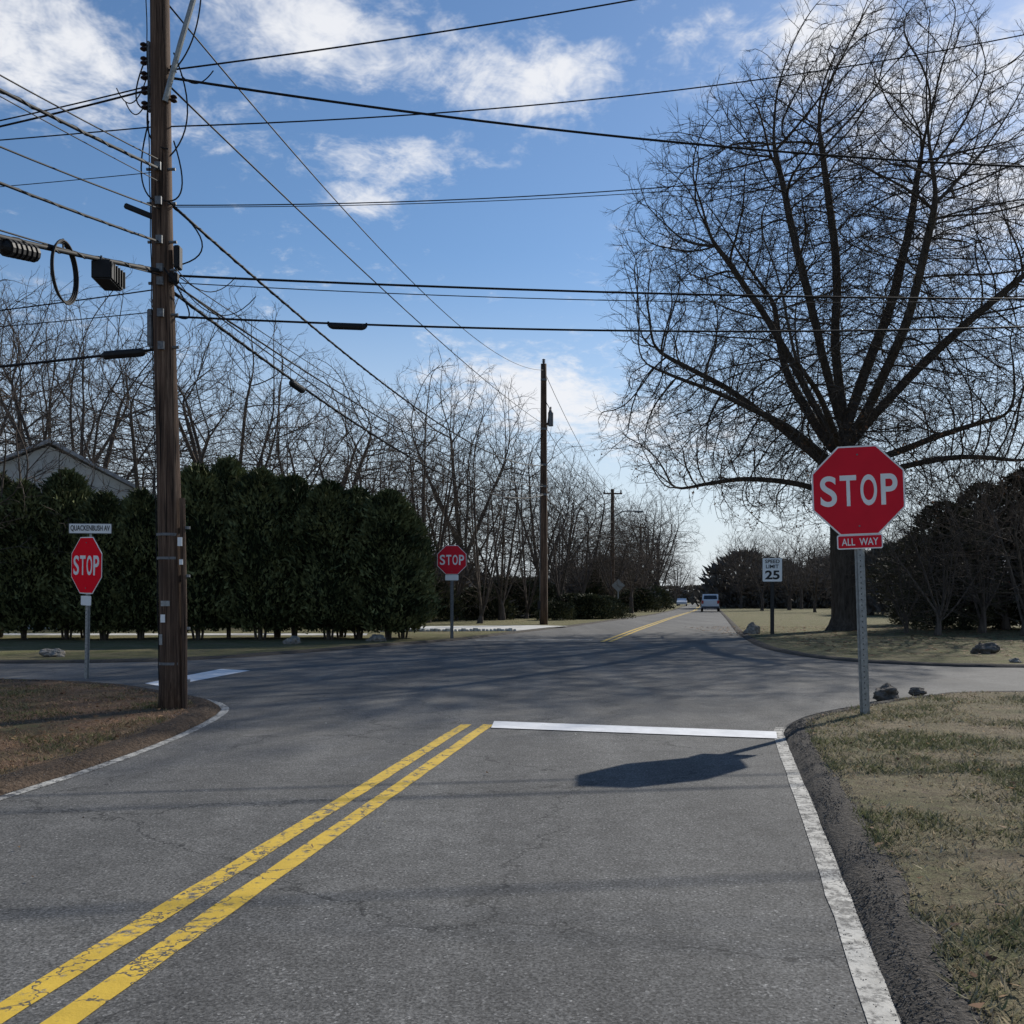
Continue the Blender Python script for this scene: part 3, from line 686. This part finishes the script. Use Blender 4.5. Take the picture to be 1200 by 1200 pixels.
for u,d,me,s in ((-60,40,V1,.95),(5,50,V2,1.0),(92,48,V3,.90),(170,44,V1,.84),(262,50,V3,.96),(330,47,V2,.86),(378,58,V3,.98),(430,50,V1,.74),(-20,30,V5,1.3),(55,66,V3,1.15)):
    bt(me,at(u,d),d,s)
for u,d,s,me in ((468,54,.98,V6),(500,52,1.05,V4),(532,57,.95,V6),(562,50,.74,V4),(588,58,.95,V6),(616,62,.72,V4),(655,66,.72,V6),(684,80,.80,V2),(632,78,.92,V2),(545,74,1.1,V1)):
    bt(me,at(u,d),d,s)
for u,d,s,me in ((702,92,.80,V2),(720,74,.50,V3),(740,86,.66,V1),(754,102,.78,V2),(768,128,.9,V3),(660,96,.9,V3),(868,128,.75,V2),(893,104,.58,V1),(925,110,.62,V3),(955,92,.5,V1),(1045,88,.5,V3),(1085,70,.45,V1),(1135,74,.55,V2),(1190,66,.6,V3)):
    bt(me,at(u,d),d,s)
def merged(name,items,mats):
    Vs=[];o=0;loops=[];starts=[];ls=0
    for me,x,y,rz,s,sz in items:
        n=len(me.vertices); co=np.zeros(n*3); me.vertices.foreach_get('co',co); co=co.reshape(-1,3)
        c_,s_=math.cos(rz),math.sin(rz); X=(co[:,0]*c_-co[:,1]*s_)*s+x; Y=(co[:,0]*s_+co[:,1]*c_)*s+y; Z=co[:,2]*sz
        Vs.append(np.stack([X,Y,Z],1)); lv=np.zeros(len(me.loops),np.int32); me.loops.foreach_get('vertex_index',lv); loops.append(lv+o)
        st=np.zeros(len(me.polygons),np.int32); me.polygons.foreach_get('loop_start',st); starts.append(st+ls); o+=n; ls+=len(lv)
    Vs=np.concatenate(Vs);loops=np.concatenate(loops);starts=np.concatenate(starts)
    me=bpy.data.meshes.new(name); me.vertices.add(len(Vs)); me.vertices.foreach_set('co',Vs.reshape(-1).astype(np.float32))
    me.loops.add(len(loops)); me.loops.foreach_set('vertex_index',loops.astype(np.int32)); me.polygons.add(len(starts)); me.polygons.foreach_set('loop_start',starts.astype(np.int32))
    me.update(calc_edges=True)
    for m in mats: me.materials.append(m)
    return obj(name,me)
items=[]
def addf(u,d,s): items.append(((F1,F2,F3)[rn.randrange(3)],at(u,d),d,rn.uniform(0,6.28),s,s*rn.uniform(.75,1.1)))
for i in range(60):
    x=-150+340*i/60+rn.uniform(-3,3); y=290+rn.uniform(-20,60)
    if abs(x-y*.195)<12 and y<335: continue
    items.append(((F1,F2,F3)[i%3],x,y,rn.uniform(0,6.28),rn.uniform(.6,.95),rn.uniform(.55,.9)))
for i in range(34): addf(rn.uniform(-60,640),rn.uniform(72,140),rn.uniform(.65,1.1))
for i in range(14): addf(rn.uniform(640,735),rn.uniform(105,170),rn.uniform(.7,1.0))
for i in range(14):
    d=rn.uniform(125,280); addf(rn.uniform(735,798)-(0 if d>180 else 22),d,rn.uniform(.75,1.05))
for i in range(34):
    d=rn.uniform(120,260); addf(rn.uniform(862 if d<170 else 848,1010),d,rn.uniform(.55,.95)*d/170)
for i in range(22): addf(rn.uniform(1010,1260),rn.uniform(85,200),rn.uniform(.5,.8))
merged('distant_trees',items,[M['barkg']]); print('trees',time.time()-T0,len(items))
# ------------------------------------------------------------------ evergreens
def evergreen(seed,h,R,n,prof,size=(.07,.15),c0=(.016,.024,.009),c1=(.075,.090,.032),clump=.35,core=.72,up=1.1,z0=.05):
    r=np.random.default_rng(seed); 
    def rr(t,a):
        nz=noise.noise(Vector((math.cos(a)*1.7,math.sin(a)*1.7,t*h*.9+seed*3)))+.5*noise.noise(Vector((math.cos(a)*5,math.sin(a)*5,t*h*2.2+seed)))
        return R*prof(t)*(1+clump*nz)
    t=r.random(n)**.9; a=r.uniform(0,6.283,n); rad_=np.array([rr(tt,aa) for tt,aa in zip(t,a)])
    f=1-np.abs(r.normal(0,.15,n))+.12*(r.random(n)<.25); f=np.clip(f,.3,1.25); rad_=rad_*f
    P=np.stack([rad_*np.cos(a),rad_*np.sin(a),z0+t*(h-z0)],1)+r.normal(0,.05,(n,3))
    out=np.stack([np.cos(a),np.sin(a),np.full(n,up)],1)+r.normal(0,.5,(n,3)); out/=np.linalg.norm(out,axis=1)[:,None]
    sd=np.cross(out,r.normal(size=(n,3))); sd/=np.linalg.norm(sd,axis=1)[:,None]; s=r.uniform(size[0],size[1],(n,1))
    V=np.stack([P-sd*s*.35,P+sd*s*.35,P+out*s*1.5],1)
    cn=np.array([noise.noise(Vector(tuple(p*1.3)))+.5*noise.noise(Vector(tuple(p*4))) for p in P])
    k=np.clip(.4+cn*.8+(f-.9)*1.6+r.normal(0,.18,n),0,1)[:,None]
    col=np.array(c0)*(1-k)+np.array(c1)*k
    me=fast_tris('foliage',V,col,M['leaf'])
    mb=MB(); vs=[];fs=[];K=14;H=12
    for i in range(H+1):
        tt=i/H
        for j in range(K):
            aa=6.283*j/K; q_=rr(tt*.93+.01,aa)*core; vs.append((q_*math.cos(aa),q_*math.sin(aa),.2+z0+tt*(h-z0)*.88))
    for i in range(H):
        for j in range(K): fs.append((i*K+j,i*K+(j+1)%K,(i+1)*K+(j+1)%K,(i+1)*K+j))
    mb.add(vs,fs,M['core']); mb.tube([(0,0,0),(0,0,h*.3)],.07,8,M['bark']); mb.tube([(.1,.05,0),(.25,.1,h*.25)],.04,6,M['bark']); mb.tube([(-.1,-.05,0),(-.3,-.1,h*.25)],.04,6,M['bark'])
    o=mb.build('core'); cm=o.data; bpy.data.objects.remove(o); return me,cm
pa=lambda t:(min(1,.35+t*5.0))*max(.0,1-t**3.4)**.7+.02
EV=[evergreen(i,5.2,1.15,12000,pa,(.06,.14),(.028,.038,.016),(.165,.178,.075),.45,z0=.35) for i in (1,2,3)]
def put_ev(name,pair,x,y,s,sz,rz):
    e=empty(name,(x,y,ZG-.05),rz); e.scale=(s,s,sz)
    for nm,m in (('foliage',pair[0]),('core_and_trunk',pair[1])):
        o=obj(nm,m); o.parent=e
k=0
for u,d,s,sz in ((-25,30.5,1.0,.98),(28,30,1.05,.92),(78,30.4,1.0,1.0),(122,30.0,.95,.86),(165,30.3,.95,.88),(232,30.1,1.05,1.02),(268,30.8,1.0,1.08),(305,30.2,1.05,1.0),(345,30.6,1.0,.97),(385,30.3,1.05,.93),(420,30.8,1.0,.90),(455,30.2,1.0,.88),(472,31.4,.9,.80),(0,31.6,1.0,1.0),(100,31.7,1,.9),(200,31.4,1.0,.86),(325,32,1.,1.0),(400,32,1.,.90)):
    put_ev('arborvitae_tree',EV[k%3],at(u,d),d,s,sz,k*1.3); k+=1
pb=lambda t:(min(1,.45+t*2.0))*math.sqrt(max(0,1-t**2.0))+.02
YW=[evergreen(i,6.2,2.2,12000,pb,(.07,.17),(.034,.035,.022),(.115,.112,.066),.85,.30,.4) for i in (7,8)]
for u,d,s,sz in ((1105,40,.85,.84),(1152,43,.95,1.02),(1205,41,1.05,1.08),(1262,39,1.0,1.1),(1072,48,.8,.7)):
    put_ev('overgrown_yew',YW[k%2],at(u,d),d,s,sz,k*1.7); k+=1
for u,d,s in ((1062,36,.62),(1098,34,.80),(1150,36,1.0),(1200,33,.95),(1130,41,1.05),(1235,38,1.0),(1180,40,1.1)): bt(V5,at(u,d),d,s)
SH=evergreen(14,1.6,1.3,4500,lambda t:math.sqrt(max(0,1-t**2.2))+.02,(.06,.12),(.033,.037,.02),(.13,.13,.065),.3,.75)
for u,d,s,sz in ((672,66,1.3,1.0),(690,62,1.3,.95),(706,64,1.2,.9),(650,58,.8,.7),(1170,50,1.5,1.1),(560,60,1.5,1.2),(500,56,1.5,1.4),(600,66,1.8,1.6),(625,70,1.8,1.6),(745,95,1.8,1.4),(760,120,2.2,1.8)):
    put_ev('shrub',SH,at(u,d),d,s,sz,k*1.1); k+=1
UG=evergreen(16,3.0,2.6,1500,lambda t:math.sqrt(max(0,1-t**2))+.02,(.20,.42),(.035,.030,.022),(.11,.09,.065),.5,.3)[0]
ui=[]
for i in range(60): d=rn.uniform(64,130); ui.append((UG,at(rn.uniform(-60,650),d),d,rn.uniform(0,6),rn.uniform(1,1.8),rn.uniform(.8,1.8)))
for i in range(22): d=rn.uniform(105,180); ui.append((UG,at(rn.uniform(655,740),d),d,rn.uniform(0,6),rn.uniform(1,2),rn.uniform(1,2.4)))
for i in range(50): d=rn.uniform(130,240); ui.append((UG,at(rn.uniform(856,1010),d),d,rn.uniform(0,6),rn.uniform(1.5,2.6),rn.uniform(1.2,2.6)))
for i in range(24): d=rn.uniform(75,140); ui.append((UG,at(rn.uniform(1010,1260),d),d,rn.uniform(0,6),rn.uniform(1.2,2),rn.uniform(1.2,2.)))
for i in range(70):
    x=-100+260*i/70; y=rn.uniform(305,360); 
    if abs(x-y*.195)<8 and y<322: continue
    ui.append((UG,x,y,rn.uniform(0,6),2.5,rn.uniform(1.0,2.2)))
ob=merged('undergrowth',ui,[])
n_=len(ob.data.vertices)//3; cc_=np.repeat(np.random.default_rng(4).uniform(.5,1.3,(n_,1))*np.array([[.17,.148,.122]]),3,0)
a=ob.data.color_attributes.new('Col','FLOAT_COLOR','POINT'); a.data.foreach_set('color',np.concatenate([cc_,np.ones((len(cc_),1))],1).astype(np.float32).reshape(-1)); ob.data.materials.append(M['leaf'])
PI=evergreen(15,7,2.6,8000,lambda t:(1-t)**.8+.03,(.14,.26),(.018,.026,.015),(.07,.08,.04),.4,.6)
for u,d,s in ((697,92,.6),(872,160,.9)): put_ev('spruce_tree',PI,at(u,d),d,s,s,k); k+=1
# ------------------------------------------------------------------ houses
def house(name,loc,rz,w,d,h,rh,wall,roofm):
    e=empty(name,loc,rz)
    mb=MB(); mb.box((0,0,h/2),(w,d,h),wall)
    for s in (-1,1): mb.prism([(-d/2,h),(d/2,h),(0,h+rh-.1)],s*w/2-.1,s*w/2+.002*s,wall,Matrix.Rotation(rad(90),4,'Z'))
    mb.build('walls',e)
    mb=MB(); R=Matrix.Rotation(rad(90),4,'Z'); o=.45
    for s in (-1,1):
        dx=(d/2+o); mb.prism([(0,h+rh),(s*dx,h-rh*o/(d/2)),(s*dx,h-rh*o/(d/2)+.15),(0,h+rh+.17)],-w/2-.4,w/2+.4,roofm,R)
    mb.build('roof',e)
    mb=MB()
    for lv_ in range(1 if h<4 else 2):
        z=1.5+lv_*2.8
        for i in range(5):
            x=-w/2+w*(i+.5)/5
            for s in (-1,1):
                mb.box((x,s*(d/2+.01),z),(1.1,.06,1.4),M['whitesign']); mb.box((x,s*(d/2+.03),z),(.95,.06,1.25),M['glass'])
    mb.build('windows',e)
house('house',(-22.5,47,0),rad(-62),12,9,5.6,2.3,M['siding'],M['roof'])
house('brick_house',(34,62,0),rad(10),12,8,2.8,2,M['brick'],M['roof'])
house('house',(-33,75,0),rad(5),14,9,5,2.8,M['siding'],M['roof'])
# ------------------------------------------------------------------ vehicles
def car(name,loc,rz,paint_,van=True):
    e=empty(name,loc,rz); mb=MB(); W=1.85
    prof=[(-2.3,.35),(2.25,.35),(2.3,.75),(2.1,1.0),(1.3,1.1),(.75,1.72),(-1.7,1.80),(-2.25,1.15)] if van else [(-2.3,.32),(2.25,.32),(2.3,.7),(2.1,.86),(1.1,.98),(.5,1.42),(-1.0,1.42),(-1.7,1.02),(-2.28,.95)]
    n=len(prof); vs=[]
    for s in (-1,1):
        for y,z in prof: vs.append((s*(W/2 if z<1.12 else W/2*.84),y,z))
    fs=[tuple(range(n))[::-1],tuple(range(n,2*n))]+[(i,(i+1)%n,(i+1)%n+n,i+n) for i in range(n)]
    mb.add(vs,fs,paint_); mb.build('body',e)
    mb=MB()
    zt=1.66 if van else 1.36; yb=-2.2 if van else -1.68
    mb.add([(-.70,yb+.02,1.18 if van else 1.05),(.70,yb+.02,1.18 if van else 1.05),(.62,(-1.80 if van else -1.12),zt),(-.62,(-1.80 if van else -1.12),zt)],[(0,1,2,3)],M['glass'])
    for s in (-1,1):
        mb.add([(s*(W/2+.01),-1.6,1.12),(s*(W/2+.01),1.1,1.12),(s*(W/2*.86),.7,zt),(s*(W/2*.86),-1.4,zt)],[(0,1,2,3)],M['glass'])
    wo_=mb.build('windows',e); wo_.location.y=-.04
    mb=MB()
    for sx in (-1,1):
        for y in (-1.45,1.45): mb.tube([(sx*.72,y,.34),(sx*.94,y,.34)],.34,18,M['black']); mb.tube([(sx*.93,y,.34),(sx*.955,y,.34)],.19,12,M['steel'])
    mb.build('wheels',e)
    mb=MB()
    for sx in (-1,1): mb.box((sx*.78,-2.29,.98),(.2,.06,.32),M['lampred'])
    mb.box((0,-2.32,.45),(1.75,.1,.2),M['cardark']); mb.box((0,-2.30,.75),(.4,.04,.14),M['whitesign']); mb.build('lights_and_bumper',e)
car('car',(20.6,102,.01),rad(-11),M['carwhite'],True)
car('car',(31.5,182,.01),rad(169),M['carwhite'],False)
# ------------------------------------------------------------------ light, sky
az,el=rad(39),rad(31)
sd=Vector((math.sin(az)*math.cos(el),math.cos(az)*math.cos(el),math.sin(el)))
li=bpy.data.lights.new('sun','SUN'); li.energy=5.0; li.angle=rad(.5); li.color=(1,.95,.86)
lo=bpy.data.objects.new('sun',li); lo.rotation_euler=(-sd).to_track_quat('-Z','Y').to_euler(); lo.location=(30,40,40); S.collection.objects.link(lo)
W=bpy.data.worlds.new('World'); S.world=W; W.use_nodes=True; nt=W.node_tree; nt.nodes.clear()
sky=nt.nodes.new('ShaderNodeTexSky'); sky.sky_type='NISHITA'; sky.sun_disc=False; sky.sun_elevation=el; sky.sun_rotation=az; sky.air_density=1.0; sky.dust_density=.25; sky.ozone_density=2.5
tc=nt.nodes.new('ShaderNodeTexCoord').outputs['Generated']
nrm=nt.nodes.new('ShaderNodeVectorMath'); nrm.operation='NORMALIZE'; L(nt,tc,nrm.inputs[0]); d=nrm.outputs[0]
sx=nt.nodes.new('ShaderNodeSeparateXYZ'); L(nt,d,sx.inputs[0])
zz=math_(nt,'ADD',math_(nt,'MAXIMUM',sx.outputs[2],0.0),.22)
cb=nt.nodes.new('ShaderNodeCombineXYZ'); L(nt,math_(nt,'DIVIDE',sx.outputs[0],zz),cb.inputs[0]); L(nt,math_(nt,'DIVIDE',sx.outputs[1],zz),cb.inputs[1])
n1=noi(nt,cb.outputs[0],3.4,6,.68,.6); n2=noi(nt,cb.outputs[0],17,4,.7,.3)
blobs=[(40,60,200,80,1.1),(330,40,190,60,1.0),(620,85,200,50,1.0),(480,190,125,34,.85),(425,235,55,24,.85),(960,40,90,90,1.2),(1140,80,160,90,1.0),(610,465,180,55,1.15),(1190,230,140,90,1.05),(230,150,200,45,.7),(740,500,160,50,.9),(1010,130,100,70,.95),(840,25,110,40,.7)]
tot=None
for (u,v,ru,rv,s) in blobs:
    c=Vector(((u-600)/1150,1,(702-v)/1150)); k=c.length; c.normalize()
    sb=nt.nodes.new('ShaderNodeVectorMath'); sb.operation='SUBTRACT'; L(nt,d,sb.inputs[0]); sb.inputs[1].default_value=c
    mu=nt.nodes.new('ShaderNodeVectorMath'); mu.operation='MULTIPLY'; L(nt,sb.outputs[0],mu.inputs[0]); mu.inputs[1].default_value=(1150*k/ru,1150*k/ru*.6,1150*k/rv)
    ln=nt.nodes.new('ShaderNodeVectorMath'); ln.operation='LENGTH'; L(nt,mu.outputs[0],ln.inputs[0])
    mr=nt.nodes.new('ShaderNodeMapRange'); mr.interpolation_type='SMOOTHSTEP'; mr.inputs[1].default_value=0; mr.inputs[2].default_value=1.5; mr.inputs[3].default_value=s; mr.inputs[4].default_value=0
    L(nt,ln.outputs['Value'],mr.inputs[0]); tot=mr.outputs[0] if tot is None else math_(nt,'MAXIMUM',tot,mr.outputs[0])
dens=math_(nt,'ADD',math_(nt,'MULTIPLY',tot,.255),math_(nt,'ADD',math_(nt,'MULTIPLY',n1,.80),math_(nt,'MULTIPLY',n2,.44)))
mr=nt.nodes.new('ShaderNodeMapRange'); mr.interpolation_type='SMOOTHSTEP'; mr.inputs[1].default_value=.68; mr.inputs[2].default_value=.98; mr.inputs[4].default_value=.93; L(nt,dens,mr.inputs[0])
hz=nt.nodes.new('ShaderNodeMapRange'); hz.interpolation_type='SMOOTHSTEP'; hz.inputs[1].default_value=0; hz.inputs[2].default_value=.34; hz.inputs[3].default_value=.92; hz.inputs[4].default_value=0; L(nt,sx.outputs[2],hz.inputs[0])
hs=nt.nodes.new('ShaderNodeHueSaturation'); hs.inputs['Saturation'].default_value=1.10; hs.inputs['Value'].default_value=.93; L(nt,sky.outputs[0],hs.inputs['Color'])
base=mix(nt,1.0,hs.outputs[0],(.95,1.0,1.05),'MULTIPLY')
base=mix(nt,hz.outputs[0],base,(6.2,6.8,7.4))
cc=mix(nt,mr.outputs[0],base,(7.8,7.9,8.2))
bg=nt.nodes.new('ShaderNodeBackground'); bg.inputs[1].default_value=.115; L(nt,cc,bg.inputs[0])
wo=nt.nodes.new('ShaderNodeOutputWorld'); L(nt,bg.outputs[0],wo.inputs[0])
# ------------------------------------------------------------------ camera
cam=bpy.data.cameras.new('camera'); cam.lens=34.5; cam.sensor_width=36; cam.shift_y=.085; cam.clip_end=6000; cam.clip_start=.05
co=bpy.data.objects.new('camera',cam); co.location=(0,0,1.3); co.rotation_euler=(rad(90),0,0); S.collection.objects.link(co); S.camera=co
S.view_settings.view_transform='Standard'; S.view_settings.look='None'; S.view_settings.exposure=0; S.view_settings.gamma=1
print('total',time.time()-T0)
